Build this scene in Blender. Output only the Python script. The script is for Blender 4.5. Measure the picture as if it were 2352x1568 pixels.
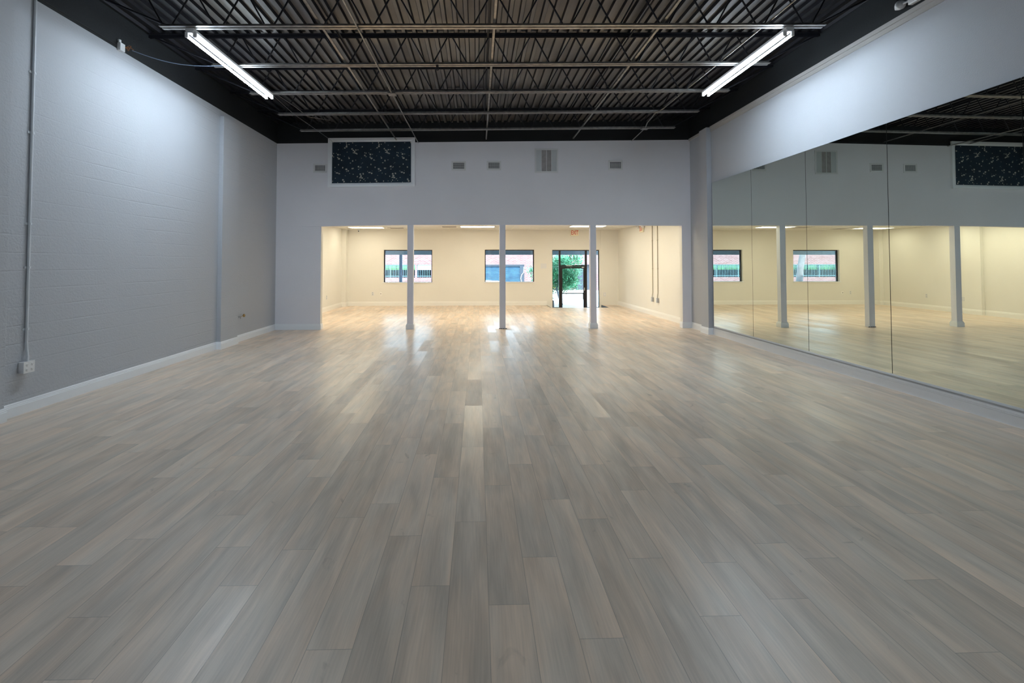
import bpy, math, random
from mathutils import Vector, Matrix
random.seed(7)
S = bpy.context.scene
for o in list(bpy.data.objects): bpy.data.objects.remove(o)
C = S.collection

# ------------------------------------------------------------------ camera, sky, sun, exposure
W_PX, F_PX, CX, CY = 2352.0, 1100.0, 1129.01, 571.718
YAW, PITCH, ROLL = -0.0294, 0.0287, 0.0006
def cam_matrix():
    cy, sy = math.cos(YAW), math.sin(YAW); cp, sp = math.cos(PITCH), math.sin(PITCH); cr, sr = math.cos(ROLL), math.sin(ROLL)
    Rz = Matrix(((cy, sy, 0), (-sy, cy, 0), (0, 0, 1)))
    Rp = Matrix(((1, 0, 0), (0, cp, sp), (0, -sp, cp)))
    Rr = Matrix(((cr, 0, -sr), (0, 1, 0), (sr, 0, cr)))
    R = Rr @ Rp @ Rz                                   # rows: right, forward, up
    M = Matrix((R[0], R[2], -R[1])).transposed()       # columns: right, up, back
    return Matrix.Translation((0, 0, 1.7)) @ M.to_4x4()
cd = bpy.data.cameras.new('camera'); cam = bpy.data.objects.new('camera', cd); C.objects.link(cam)
cam.matrix_world = cam_matrix()
cd.sensor_fit = 'HORIZONTAL'; cd.sensor_width = 36; cd.lens = F_PX / W_PX * 36
cd.shift_x = (W_PX / 2 - CX) / W_PX; cd.shift_y = (CY - 784) / W_PX
cd.clip_start = .05; cd.clip_end = 300
S.camera = cam
S.view_settings.view_transform = 'Standard'; S.view_settings.look = 'None'
S.view_settings.gamma = 1; S.view_settings.use_curve_mapping = False
S.view_settings.exposure = 0.10

w = bpy.data.worlds.new('sky'); S.world = w; w.use_nodes = True
bg = w.node_tree.nodes['Background']; bg.inputs[0].default_value = (.62, .81, 1, 1); bg.inputs[1].default_value = 10.0
sl = bpy.data.lights.new('sun', 'SUN'); sl.energy = 15; sl.angle = .02; sl.color = (1, .96, .9)
so = bpy.data.objects.new('sun', sl); C.objects.link(so); so.rotation_euler = (math.radians(48), 0, math.radians(-14)); so.location = (0, 10, 20)

TUBE = 146.0      # emission of the cool strip tubes
TROF = 8.9       # emission of the lobby troffers

# ------------------------------------------------------------------ materials
MATS = {}
def nodes(name):
    m = bpy.data.materials.new(name); m.use_nodes = True; MATS[name] = m
    nt = m.node_tree; b = nt.nodes['Principled BSDF']
    return m, nt, b
def pbr(name, col, rough=.6, metal=0., spec=.5, bump=None, noise=None):
    m, nt, b = nodes(name)
    b.inputs['Base Color'].default_value = (*col, 1); b.inputs['Roughness'].default_value = rough
    b.inputs['Metallic'].default_value = metal; b.inputs['Specular IOR Level'].default_value = spec
    if bump or noise:
        tc = nt.nodes.new('ShaderNodeTexCoord')
    if noise:
        sc, amt = noise
        n = nt.nodes.new('ShaderNodeTexNoise'); n.inputs['Scale'].default_value = sc; n.inputs['Detail'].default_value = 4
        nt.links.new(tc.outputs['Object'], n.inputs['Vector'])
        r = nt.nodes.new('ShaderNodeMapRange'); r.inputs['From Min'].default_value = .3; r.inputs['From Max'].default_value = .7
        r.inputs['To Min'].default_value = 1 - amt; r.inputs['To Max'].default_value = 1 + amt
        nt.links.new(n.outputs[0], r.inputs['Value'])
        h = nt.nodes.new('ShaderNodeVectorMath'); h.operation = 'SCALE'; h.inputs[0].default_value = col
        nt.links.new(r.outputs[0], h.inputs['Scale']); nt.links.new(h.outputs[0], b.inputs['Base Color'])
    if bump:
        sc, st = bump
        n2 = nt.nodes.new('ShaderNodeTexNoise'); n2.inputs['Scale'].default_value = sc; n2.inputs['Detail'].default_value = 3
        nt.links.new(tc.outputs['Object'], n2.inputs['Vector'])
        bp = nt.nodes.new('ShaderNodeBump'); bp.inputs['Strength'].default_value = st; bp.inputs['Distance'].default_value = .01
        nt.links.new(n2.outputs[0], bp.inputs['Height']); nt.links.new(bp.outputs[0], b.inputs['Normal'])
    return m
def emis(name, col, st):
    m, nt, b = nodes(name)
    b.inputs['Base Color'].default_value = (*col, 1)
    b.inputs['Emission Color'].default_value = (*col, 1); b.inputs['Emission Strength'].default_value = st
    return m

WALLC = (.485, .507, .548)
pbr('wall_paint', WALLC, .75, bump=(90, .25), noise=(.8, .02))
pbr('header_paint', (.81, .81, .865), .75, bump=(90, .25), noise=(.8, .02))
pbr('black_paint', (.015, .017, .019), .6, spec=.35, bump=(40, .3))
pbr('cream_paint', (.85, .835, .78), .75, bump=(90, .2), noise=(.7, .02))
pbr('cream_trim', (.92, .91, .87), .45)
pbr('trim_paint', (.87, .90, .94), .35)
pbr('fascia_paint', (.46, .45, .44), .6)
pbr('column_paint', (.80, .805, .88), .5, bump=(60, .15))
pbr('ceiling_tile', (.78, .77, .73), .9, bump=(220, .4), noise=(60, .05))
pbr('tile_grid', (.85, .82, .74), .5)
pbr('joist_black', (.018, .018, .024), .4, metal=.3)
pbr('bare_steel', (.34, .33, .31), .33, metal=.85, noise=(14, .25))
pbr('white_metal', (.75, .76, .78), .4)
pbr('white_plastic', (.78, .79, .80), .35)
pbr('grey_plate', (.50, .53, .56), .45)
pbr('dark_gap', (.015, .015, .016), .8)
pbr('grille_metal', (.70, .71, .73), .4)
pbr('filter_grey', (.40, .38, .38), .8, noise=(9, .12))
pbr('filter_light', (.60, .63, .65), .8)
pbr('frame_bronze', (.022, .020, .022), .4, metal=.4)
pbr('brass', (.35, .24, .10), .35, metal=.8)
pbr('conduit_cream', (.45, .41, .33), .4)
pbr('conduit_grey', (.68, .72, .76), .4)
pbr('galvanised', (.42, .42, .43), .4, metal=.7)
pbr('copper_wire', (.30, .12, .04), .4, metal=.6)
pbr('cable_blue', (.16, .21, .30), .5)
pbr('red_letters', (.62, .03, .02), .5)
pbr('sign_face', (.93, .86, .68), .5)
pbr('number_grey', (.20, .26, .24), .6)
pbr('lens_black', (.01, .01, .012), .1)
pbr('canopy_paint', (.10, .135, .16), .7)
pbr('concrete', (.62, .61, .58), .9, noise=(.6, .08))
pbr('asphalt', (.42, .42, .42), .9, noise=(2, .1))
pbr('shutter_blue', (.025, .07, .12), .45, noise=(3, .3))
pbr('dark_steel', (.015, .025, .04), .5)
pbr('rail_blue', (.06, .12, .155), .5)
pbr('post_blue', (.035, .08, .14), .5)
pbr('hedge_green', (.05, .18, .065), .8, noise=(3, .4))
pbr('leaf_green', (.075, .32, .15), .6, noise=(2.5, .45))
pbr('bark_pale', (.13, .13, .145), .9, bump=(12, .8), noise=(5, .3))
pbr('bark_blue', (.10, .13, .17), .9, noise=(8, .3))
pbr('car_white', (.85, .87, .88), .2)
pbr('car_glass', (.03, .04, .05), .1)
pbr('tyre', (.02, .02, .02), .8)
pbr('yellow_paint', (.22, .14, .012), .5)
pbr('bin_black', (.02, .025, .03), .5)
pbr('mirror_edge', (.05, .06, .055), .3)
pbr('cream_blot', (.46, .45, .40), .8)
pbr('navy_cloth', (.008, .024, .042), .8, noise=(3, .3))
emis('tube_light', (.76, .89, 1), TUBE)
emis('tube_back', (.76, .89, 1), TUBE * .10)
emis('troffer_lens', (1, .91, .70), TROF)

def mirror_mat():
    m, nt, b = nodes('mirror_silver')
    b.inputs['Base Color'].default_value = (.66, .715, .655, 1); b.inputs['Metallic'].default_value = 1; b.inputs['Roughness'].default_value = 0.0
mirror_mat()
def glass_mat():
    m, nt, b = nodes('window_glass'); nt.nodes.remove(b)
    out = nt.nodes['Material Output']
    t = nt.nodes.new('ShaderNodeBsdfTransparent'); t.inputs[0].default_value = (.93, .97, .97, 1)
    g = nt.nodes.new('ShaderNodeBsdfGlossy'); g.inputs['Roughness'].default_value = 0; g.inputs[0].default_value = (.9, .9, .9, 1)
    f = nt.nodes.new('ShaderNodeFresnel'); f.inputs[0].default_value = 1.45
    x = nt.nodes.new('ShaderNodeMixShader')
    nt.links.new(f.outputs[0], x.inputs[0]); nt.links.new(t.outputs[0], x.inputs[1]); nt.links.new(g.outputs[0], x.inputs[2]); nt.links.new(x.outputs[0], out.inputs[0])
glass_mat()

def block_mat():
    # painted concrete block: stucco grain plus soft, uneven bed joints
    m, nt, b = nodes('block_paint'); L = nt.links
    b.inputs['Roughness'].default_value = .7
    tc = nt.nodes.new('ShaderNodeTexCoord')
    n = nt.nodes.new('ShaderNodeTexNoise'); n.inputs['Scale'].default_value = 45; n.inputs['Detail'].default_value = 5; L.new(tc.outputs['Object'], n.inputs['Vector'])
    sep = nt.nodes.new('ShaderNodeSeparateXYZ'); L.new(tc.outputs['Object'], sep.inputs[0])
    n3 = nt.nodes.new('ShaderNodeTexNoise'); n3.inputs['Scale'].default_value = 1.1; L.new(tc.outputs['Object'], n3.inputs['Vector'])
    wob = nt.nodes.new('ShaderNodeMath'); wob.operation = 'MULTIPLY_ADD'; wob.inputs[1].default_value = .03; L.new(n3.outputs[0], wob.inputs[0]); L.new(sep.outputs['Z'], wob.inputs[2])
    dv = nt.nodes.new('ShaderNodeMath'); dv.operation = 'DIVIDE'; dv.inputs[1].default_value = .203; L.new(wob.outputs[0], dv.inputs[0])
    fr = nt.nodes.new('ShaderNodeMath'); fr.operation = 'FRACT'; L.new(dv.outputs[0], fr.inputs[0])
    a = nt.nodes.new('ShaderNodeMath'); a.operation = 'SUBTRACT'; a.inputs[1].default_value = .5; L.new(fr.outputs[0], a.inputs[0])
    ab = nt.nodes.new('ShaderNodeMath'); ab.operation = 'ABSOLUTE'; L.new(a.outputs[0], ab.inputs[0])
    mr = nt.nodes.new('ShaderNodeMapRange'); mr.inputs['From Min'].default_value = .445; mr.inputs['From Max'].default_value = .495; mr.inputs['To Min'].default_value = 0; mr.inputs['To Max'].default_value = -.6; L.new(ab.outputs[0], mr.inputs['Value'])
    n4 = nt.nodes.new('ShaderNodeTexNoise'); n4.inputs['Scale'].default_value = .9; L.new(tc.outputs['Object'], n4.inputs['Vector'])
    m4 = nt.nodes.new('ShaderNodeMapRange'); m4.inputs['From Min'].default_value = .42; m4.inputs['From Max'].default_value = .62; m4.inputs['To Min'].default_value = .04; L.new(n4.outputs[0], m4.inputs['Value'])
    mm = nt.nodes.new('ShaderNodeMath'); mm.operation = 'MULTIPLY'; L.new(mr.outputs[0], mm.inputs[0]); L.new(m4.outputs[0], mm.inputs[1])
    h = nt.nodes.new('ShaderNodeMath'); h.operation = 'MULTIPLY_ADD'; h.inputs[1].default_value = .9; L.new(n.outputs[0], h.inputs[0]); L.new(mm.outputs[0], h.inputs[2])
    bp = nt.nodes.new('ShaderNodeBump'); bp.inputs['Strength'].default_value = .55; bp.inputs['Distance'].default_value = .008; L.new(h.outputs[0], bp.inputs['Height']); L.new(bp.outputs[0], b.inputs['Normal'])
    b.inputs['Base Color'].default_value = (*WALLC, 1)
block_mat()

def deck_mat():
    m, nt, b = nodes('deck_metal'); L = nt.links
    tc = nt.nodes.new('ShaderNodeTexCoord')
    n = nt.nodes.new('ShaderNodeTexNoise'); n.inputs['Scale'].default_value = .55; n.inputs['Detail'].default_value = 5; L.new(tc.outputs['Object'], n.inputs['Vector'])
    cr = nt.nodes.new('ShaderNodeValToRGB'); e = cr.color_ramp.elements
    e[0].position = .36; e[0].color = (.13, .127, .135, 1); e[1].position = .66; e[1].color = (.28, .268, .245, 1)
    L.new(n.outputs[0], cr.inputs[0])
    # black paint along both side walls, up to the ends of the joist chords, with an uneven sprayed edge
    sp = nt.nodes.new('ShaderNodeSeparateXYZ'); L.new(tc.outputs['Object'], sp.inputs[0])
    c0 = nt.nodes.new('ShaderNodeMath'); c0.operation = 'SUBTRACT'; c0.inputs[1].default_value = .25; L.new(sp.outputs[0], c0.inputs[0])
    c1 = nt.nodes.new('ShaderNodeMath'); c1.operation = 'ABSOLUTE'; L.new(c0.outputs[0], c1.inputs[0])
    c2 = nt.nodes.new('ShaderNodeMath'); c2.operation = 'MULTIPLY_ADD'; c2.inputs[1].default_value = .5; L.new(n.outputs[0], c2.inputs[0]); L.new(c1.outputs[0], c2.inputs[2])
    c3 = nt.nodes.new('ShaderNodeMapRange'); c3.inputs['From Min'].default_value = 4.45; c3.inputs['From Max'].default_value = 4.75; L.new(c2.outputs[0], c3.inputs['Value'])
    mxx = nt.nodes.new('ShaderNodeMix'); mxx.data_type = 'RGBA'; L.new(c3.outputs[0], mxx.inputs['Factor']); L.new(cr.outputs[0], mxx.inputs['A']); mxx.inputs['B'].default_value = (.012, .012, .014, 1)
    L.new(mxx.outputs['Result'], b.inputs['Base Color'])
    b.inputs['Metallic'].default_value = .5; b.inputs['Roughness'].default_value = .38
deck_mat()

def floor_mat():
    m, nt, b = nodes('vinyl_plank'); L = nt.links
    def N(t, **k):
        n = nt.nodes.new(t)
        for a, v in k.items(): setattr(n, a, v)
        return n
    def math_(op, a, bb=None):
        n = N('ShaderNodeMath', operation=op)
        for i, v in enumerate((a, bb)):
            if v is None: continue
            if isinstance(v, (int, float)): n.inputs[i].default_value = v
            else: L.new(v, n.inputs[i])
        return n.outputs[0]
    uv = N('ShaderNodeUVMap', uv_map='plank'); rn = N('ShaderNodeAttribute', attribute_name='plank_rnd')
    sep = N('ShaderNodeSeparateXYZ'); L.new(uv.outputs[0], sep.inputs[0])
    rs = N('ShaderNodeSeparateColor'); L.new(rn.outputs['Color'], rs.inputs[0])
    off = N('ShaderNodeCombineXYZ'); L.new(math_('MULTIPLY', rs.outputs[0], 37.), off.inputs[0]); L.new(math_('MULTIPLY', rs.outputs[1], 53.), off.inputs[1])
    ad = N('ShaderNodeVectorMath', operation='ADD'); L.new(uv.outputs[0], ad.inputs[0]); L.new(off.outputs[0], ad.inputs[1])
    def tex(scale, stretch, det=4, dist=0.):
        mp = N('ShaderNodeMapping'); mp.inputs['Scale'].default_value = (scale, scale * stretch, 1); L.new(ad.outputs[0], mp.inputs[0])
        n = N('ShaderNodeTexNoise'); n.inputs['Scale'].default_value = 1; n.inputs['Detail'].default_value = det; n.inputs['Distortion'].default_value = dist
        L.new(mp.outputs[0], n.inputs['Vector']); return n.outputs[0]
    broad = tex(9., .14, 3, .4)        # wide streaks
    grain = tex(110., .035, 5)         # fine grain
    tint = tex(6., .2, 2)
    knot = tex(7., .55, 4, 1.2)
    # base brightness
    v = math_('ADD', math_('MULTIPLY', math_('SUBTRACT', broad, .5), .75), math_('MULTIPLY', math_('SUBTRACT', grain, .5), .36))
    v = math_('ADD', v, math_('MULTIPLY', math_('SUBTRACT', rs.outputs[2], .5), .20))
    v = math_('ADD', v, 1.0)
    kn = N('ShaderNodeMapRange'); kn.inputs['From Min'].default_value = .68; kn.inputs['From Max'].default_value = .80; kn.inputs['To Min'].default_value = 1; kn.inputs['To Max'].default_value = .62
    L.new(knot, kn.inputs['Value']); v = math_('MULTIPLY', v, kn.outputs[0])
    # seams
    ex = math_('MINIMUM', sep.outputs[0], math_('SUBTRACT', PW, sep.outputs[0])); ey = math_('MINIMUM', sep.outputs[1], math_('SUBTRACT', PL, sep.outputs[1]))
    ed = math_('MINIMUM', ex, ey)
    sm = N('ShaderNodeMapRange'); sm.inputs['From Min'].default_value = .0005; sm.inputs['From Max'].default_value = .0024; sm.inputs['To Min'].default_value = .62; sm.inputs['To Max'].default_value = 1
    L.new(ed, sm.inputs['Value']); v = math_('MULTIPLY', v, sm.outputs[0])
    mx = N('ShaderNodeMix', data_type='RGBA'); mr = N('ShaderNodeMapRange'); mr.inputs['From Min'].default_value = .38; mr.inputs['From Max'].default_value = .62; L.new(tint, mr.inputs['Value'])
    L.new(mr.outputs[0], mx.inputs['Factor']); mx.inputs['A'].default_value = (.665, .562, .465, 1); mx.inputs['B'].default_value = (.735, .58, .455, 1)
    sc = N('ShaderNodeVectorMath', operation='SCALE'); L.new(mx.outputs['Result'], sc.inputs[0]); L.new(v, sc.inputs['Scale']); L.new(sc.outputs[0], b.inputs['Base Color'])
    rg = N('ShaderNodeMapRange'); rg.inputs['To Min'].default_value = .28; rg.inputs['To Max'].default_value = .44; L.new(rs.outputs[1], rg.inputs['Value']); L.new(rg.outputs[0], b.inputs['Roughness'])
    b.inputs['Specular IOR Level'].default_value = .5
    bp = N('ShaderNodeBump'); bp.inputs['Strength'].default_value = .05; bp.inputs['Distance'].default_value = .0005
    L.new(grain, bp.inputs['Height']); L.new(bp.outputs[0], b.inputs['Normal'])
PW, PL = .2024, 1.277
floor_mat()

def brick_mat():
    m, nt, b = nodes('brick'); L = nt.links
    tc = nt.nodes.new('ShaderNodeTexCoord'); mp = nt.nodes.new('ShaderNodeMapping'); mp.inputs['Rotation'].default_value = (math.radians(90), 0, 0)
    L.new(tc.outputs['Object'], mp.inputs[0])
    bt = nt.nodes.new('ShaderNodeTexBrick'); bt.inputs['Scale'].default_value = 1; bt.inputs['Brick Width'].default_value = .24; bt.inputs['Row Height'].default_value = .08
    bt.inputs['Mortar Size'].default_value = .009; bt.inputs['Color1'].default_value = (.105, .042, .044, 1); bt.inputs['Color2'].default_value = (.145, .078, .085, 1); bt.inputs['Mortar'].default_value = (.20, .17, .182, 1)
    bt.inputs['Bias'].default_value = 0
    L.new(mp.outputs[0], bt.inputs['Vector']); L.new(bt.outputs['Color'], b.inputs['Base Color']); b.inputs['Roughness'].default_value = .9
brick_mat()

# ------------------------------------------------------------------ mesh helpers
class MB:
    def __init__(s): s.v = []; s.f = []; s.mi = []; s.sm = []; s.cur = 0; s.smooth = False
    def add(s, vs, fs):
        n = len(s.v); s.v += [tuple(p) for p in vs]
        for f in fs: s.f.append(tuple(n + i for i in f)); s.mi.append(s.cur); s.sm.append(s.smooth)
        return s
    def box(s, x0, x1, y0, y1, z0, z1, sx=0):            # sx: rise of z per metre of x
        P = [(x, y, z + sx * x) for z in (z0, z1) for y in (y0, y1) for x in (x0, x1)]
        return s.add(P, [(0, 2, 3, 1), (4, 5, 7, 6), (0, 1, 5, 4), (2, 6, 7, 3), (0, 4, 6, 2), (1, 3, 7, 5)])
    def quad(s, *p): return s.add(p, [tuple(range(len(p)))])
    def tube(s, pts, r, n=8, cap=True, r2=None):
        pts = [Vector(p) for p in pts]; rings = []; up = None
        for i, p in enumerate(pts):
            d = (pts[min(i + 1, len(pts) - 1)] - pts[max(i - 1, 0)]).normalized()
            if up is None:
                up = Vector((0, 0, 1)) if abs(d.z) < .9 else Vector((1, 0, 0))
            a = d.cross(up).normalized(); bb = a.cross(d).normalized(); up = bb
            rr = r if r2 is None else r + (r2 - r) * i / (len(pts) - 1)
            rings.append([p + rr * (math.cos(t) * a + math.sin(t) * bb) for t in [2 * math.pi * k / n for k in range(n)]])
        V = [q for R in rings for q in R]; Fc = []
        for i in range(len(pts) - 1):
            for k in range(n): Fc.append((i * n + k, i * n + (k + 1) % n, (i + 1) * n + (k + 1) % n, (i + 1) * n + k))
        old = s.smooth; s.smooth = True; s.add(V, Fc); s.smooth = old
        if cap: s.add(rings[0], [tuple(reversed(range(n)))]); s.add(rings[-1], [tuple(range(n))])
        return s
    def lathe(s, prof, axis_o, axis, n=20):               # prof: (radius, distance along axis)
        o = Vector(axis_o); d = Vector(axis).normalized(); a = d.orthogonal().normalized(); b = d.cross(a)
        V = []; Fc = []
        for r, t in prof:
            for k in range(n):
                th = 2 * math.pi * k / n; V.append(o + d * t + a * r * math.cos(th) + b * r * math.sin(th))
        for i in range(len(prof) - 1):
            for k in range(n): Fc.append((i * n + k, i * n + (k + 1) % n, (i + 1) * n + (k + 1) % n, (i + 1) * n + k))
        old = s.smooth; s.smooth = True; s.add(V, Fc); s.smooth = old
        return s
    def build(s, name, mats, parent=None, bevel=0):
        me = bpy.data.meshes.new(name); org = Vector((0, 0, 0))
        if parent is not None:
            q = parent
            while q is not None: org += q.location; q = q.parent
        me.from_pydata([Vector(p) - org for p in s.v], [], s.f)
        for m in (mats if isinstance(mats, (list, tuple)) else [mats]): me.materials.append(MATS[m])
        me.polygons.foreach_set('material_index', s.mi); me.polygons.foreach_set('use_smooth', s.sm); me.update()
        o = bpy.data.objects.new(name, me); C.objects.link(o)
        if parent is not None: o.parent = parent
        if bevel:
            md = o.modifiers.new('bevel', 'BEVEL'); md.width = bevel; md.segments = 2; md.limit_method = 'ANGLE'
        return o
def tag(o, label=None, cat=None, group=None, kind=None):
    if label: o['label'] = label
    if cat: o['category'] = cat
    if group: o['group'] = group
    if kind: o['kind'] = kind
    return o
def thing(name, loc, label, cat, group=None):
    o = bpy.data.objects.new(name, None); C.objects.link(o); o.location = loc; o.empty_display_size = .1
    return tag(o, label, cat, group)
def struct(o, kind='structure'): o['kind'] = kind; return o
def copy_thing(root, loc, label=None):
    r = root.copy(); C.objects.link(r); r.location = loc
    if label: r['label'] = label
    for ch in list(root.children):
        c = ch.copy(); C.objects.link(c); c.parent = r
        for g in list(ch.children):
            d = g.copy(); C.objects.link(d); d.parent = c
    return r
def text_mesh(name, body, size, mat, parent, mw, extrude=.002, sx=1.):
    cu = bpy.data.curves.new(name, 'FONT'); cu.body = body; cu.size = size; cu.extrude = extrude; cu.align_x = 'CENTER'; cu.align_y = 'CENTER'; cu.offset = size * .012
    t = bpy.data.objects.new(name + '_t', cu); C.objects.link(t); bpy.context.view_layer.update()
    dg = bpy.context.evaluated_depsgraph_get(); me = bpy.data.meshes.new_from_object(t.evaluated_get(dg))
    bpy.data.objects.remove(t)
    me.name = name; me.transform(Matrix.Diagonal((sx, 1, 1, 1))); 
    org = Vector((0, 0, 0)); q = parent
    while q is not None: org += q.location; q = q.parent
    me.transform(Matrix.Translation(-org) @ mw)
    me.materials.clear(); me.materials.append(MATS[mat])
    o = bpy.data.objects.new(name, me); C.objects.link(o); o.parent = parent
    return o

# ------------------------------------------------------------------ dimensions
XL, XR, YO, YF, YB = -5.146, 5.589, 12.376, 19.13, -5.5
SL = .0161
def zt(x): return 4.846 + SL * x                 # top of the grey paint
def zj(x): return 4.850 + SL * x                 # underside of the joists
DECK = .50                                        # deck above the joist underside
ZTOP = 5.7
LW = .15

# ------------------------------------------------------------------ floor
def build_floor():
    verts = []; faces = []; uvs = []; rnd = []
    table = {-5: 2.0, -4: .9, -3: 3.05, -2: 2.58, -1: 3.20, 0: 2.43, 1: 2.81, 2: 3.48, 3: 3.21, 4: 2.78, 5: 3.60}
    rg = random.Random(3)
    RX0, RX1, RY0 = 2.772, 4.97, 18.10           # ramp hole
    x_seam = .0567
    k0 = int(math.floor((-5.6 - x_seam) / PW)); k1 = int(math.ceil((6.0 - x_seam) / PW))
    for k in range(k0, k1):
        xa = x_seam + k * PW; xb = xa + PW
        off = table.get(k, rg.uniform(0, PL)) % PL
        j0 = int(math.floor((YB - off) / PL)); j1 = int(math.ceil((YF + .3 - off) / PL))
        for j in range(j0, j1):
            ya = off + j * PL; yb = ya + PL
            r = (rg.random(), rg.random(), rg.random())
            def piece(x0, x1, y0, y1):
                if x1 - x0 < 1e-4 or y1 - y0 < 1e-4: return
                n = len(verts)
                verts.extend([(x0, y0, 0), (x1, y0, 0), (x1, y1, 0), (x0, y1, 0)]); faces.append((n, n + 1, n + 2, n + 3))
                uvs.append([(x0 - xa, y0 - ya), (x1 - xa, y0 - ya), (x1 - xa, y1 - ya), (x0 - xa, y1 - ya)]); rnd.append(r)
            if xb > RX0 and xa < RX1 and yb > RY0:
                if xa < RX0: piece(xa, RX0, ya, yb)
                if xb > RX1: piece(RX1, xb, ya, yb)
                if ya < RY0: piece(max(xa, RX0), min(xb, RX1), ya, RY0)
            else: piece(xa, xb, ya, yb)
    # ramp down to the door, same planks
    n = len(verts)
    k = 0
    x = RX0
    while x < RX1 - 1e-4:
        x2 = min(x + PW, RX1); n = len(verts)
        verts.extend([(x, RY0, 0), (x2, RY0, 0), (x2, YF + .05, -.10), (x, YF + .05, -.10)]); faces.append((n, n + 1, n + 2, n + 3))
        uvs.append([(0, .1), (x2 - x, .1), (x2 - x, 1.1), (0, 1.1)]); rnd.append((rg.random(), rg.random(), rg.random())); x = x2
    me = bpy.data.meshes.new('floor'); me.from_pydata(verts, [], faces)
    me.uv_layers.new(name='plank'); me.color_attributes.new('plank_rnd', 'FLOAT_COLOR', 'CORNER')
    me.uv_layers['plank'].data.foreach_set('uv', [c for us in uvs for p in us for c in p])
    me.color_attributes['plank_rnd'].data.foreach_set('color', [c for r in rnd for _ in range(4) for c in (*r, 1.)])
    me.materials.append(MATS['vinyl_plank']); me.update()
    o = bpy.data.objects.new('floor', me); C.objects.link(o); struct(o)
    m = MB(); m.box(RX1 - .004, RX1 + .012, RY0, YF, -.11, .006); m.box(RX0 - .012, RX0 + .004, RY0, YF, -.11, .004)
    t = struct(m.build('trim_1', 'dark_steel'))
build_floor()

# ------------------------------------------------------------------ walls of the big room
def wall_pair(name, lower, upper, mats): 
    m = MB(); lower(m); m.cur = 1; upper(m); return struct(m.build(name, mats))
# left: block wall, two shallow pilasters are part of the masonry
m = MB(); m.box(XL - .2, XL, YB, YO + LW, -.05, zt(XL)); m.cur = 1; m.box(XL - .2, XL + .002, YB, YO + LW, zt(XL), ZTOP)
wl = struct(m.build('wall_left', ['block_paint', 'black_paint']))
m = MB(); m.box(XL, XL + .086, 9.64, 10.30, 0, 4.63); p = m.build('pilaster', 'block_paint', wl, bevel=.004)
m = MB(); m.box(XL, XL + .086, 4.4, 5.32, 0, zt(XL)); p = m.build('pilaster', 'block_paint', wl, bevel=.004)
# right
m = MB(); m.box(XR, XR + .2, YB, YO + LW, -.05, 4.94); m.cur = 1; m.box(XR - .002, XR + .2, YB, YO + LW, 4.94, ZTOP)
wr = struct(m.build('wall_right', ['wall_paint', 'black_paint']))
m = MB(); m.box(XR - .114, XR, 11.235, 11.60, 0, 4.94); m.build('pilaster', 'wall_paint', wr, bevel=.003)
m = MB(); m.box(XR - .03, XR, YB, 11.235, 4.895, 4.955); m.box(XR - .012, XR, YB, 11.235, 4.83, 4.895); m.box(XR - .03, XR, 11.60, YO, 4.895, 4.955)
struct(m.build('trim_2', 'fascia_paint'))
# rear (behind the camera)
m = MB(); m.box(XL - .2, XR + .2, YB - .2, YB, -.05, 4.85); m.cur = 1; m.box(XL - .2, XR + .2, YB - .2, YB + .002, 4.85, ZTOP)
struct(m.build('wall_rear', ['wall_paint', 'black_paint']))
# header wall with the wide opening
OX0, OX1 = -4.0056, 5.3526
m = MB()
m.box(XL, OX0, YO, YO + LW, 0, 2.63); m.box(OX1, XR, YO, YO + LW, 0, 2.67)
low = [(XL, 2.63), (OX0, 2.635), (-2.8, 2.66), (-1.7, 2.677), (.6, 2.681), (3.0, 2.681), (OX1, 2.67), (XR, 2.67)]
for (xa, za), (xb, zb) in zip(low, low[1:]):
    for y in (YO, YO + LW):
        q = [(xa, y, za), (xb, y, zb), (xb, y, zt(xb)), (xa, y, zt(xa))]
        m.quad(*(q if y == YO else q[::-1]))
    m.quad((xa, YO, za), (xa, YO + LW, za), (xb, YO + LW, zb), (xb, YO, zb))
m.cur = 2
for xj in (OX0 + .0015, OX1 - .0015):
    q = [(xj, YO + .004, .0), (xj, YO + LW, .0), (xj, YO + LW, 2.64), (xj, YO + .004, 2.64)]
    m.quad(*(q if xj < 0 else q[::-1]))
m.cur = 1
m.quad((XL, YO - .001, zt(XL)), (XR, YO - .001, zt(XR)), (XR, YO - .001, ZTOP), (XL, YO - .001, ZTOP))
m.quad((XR, YO + LW, zt(XR)), (XL, YO + LW, zt(XL)), (XL, YO + LW, ZTOP), (XR, YO + LW, ZTOP))
struct(m.build('wall_middle', ['header_paint', 'black_paint', 'cream_paint']))

# ------------------------------------------------------------------ corrugated roof deck
m = MB(); p = .165; x = XL - .1; m.cur = 0
prof = []
while x < XR + .15:
    prof += [(x, .044), (x + .082, .044), (x + .098, 0), (x + .149, 0)]; x += p
for (xa, za), (xb, zb) in zip(prof, prof[1:]):
    za += zj(xa) + DECK; zb += zj(xb) + DECK
    m.cur = 1 if abs(zb - za) > .02 else 0  # rib slopes near-black: shade on the steep faces put into the colour
    m.quad((xa, YB - .1, za), (xb, YB - .1, zb), (xb, YO + .1, zb), (xa, YO + .1, za))
ce = struct(m.build('ceiling', ['deck_metal', 'joist_black']))
m = MB(); m.box(XL - .3, XR + .4, YB - .3, YF + .4, 5.62, 5.8); struct(m.build('ceiling', 'black_paint'))

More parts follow.
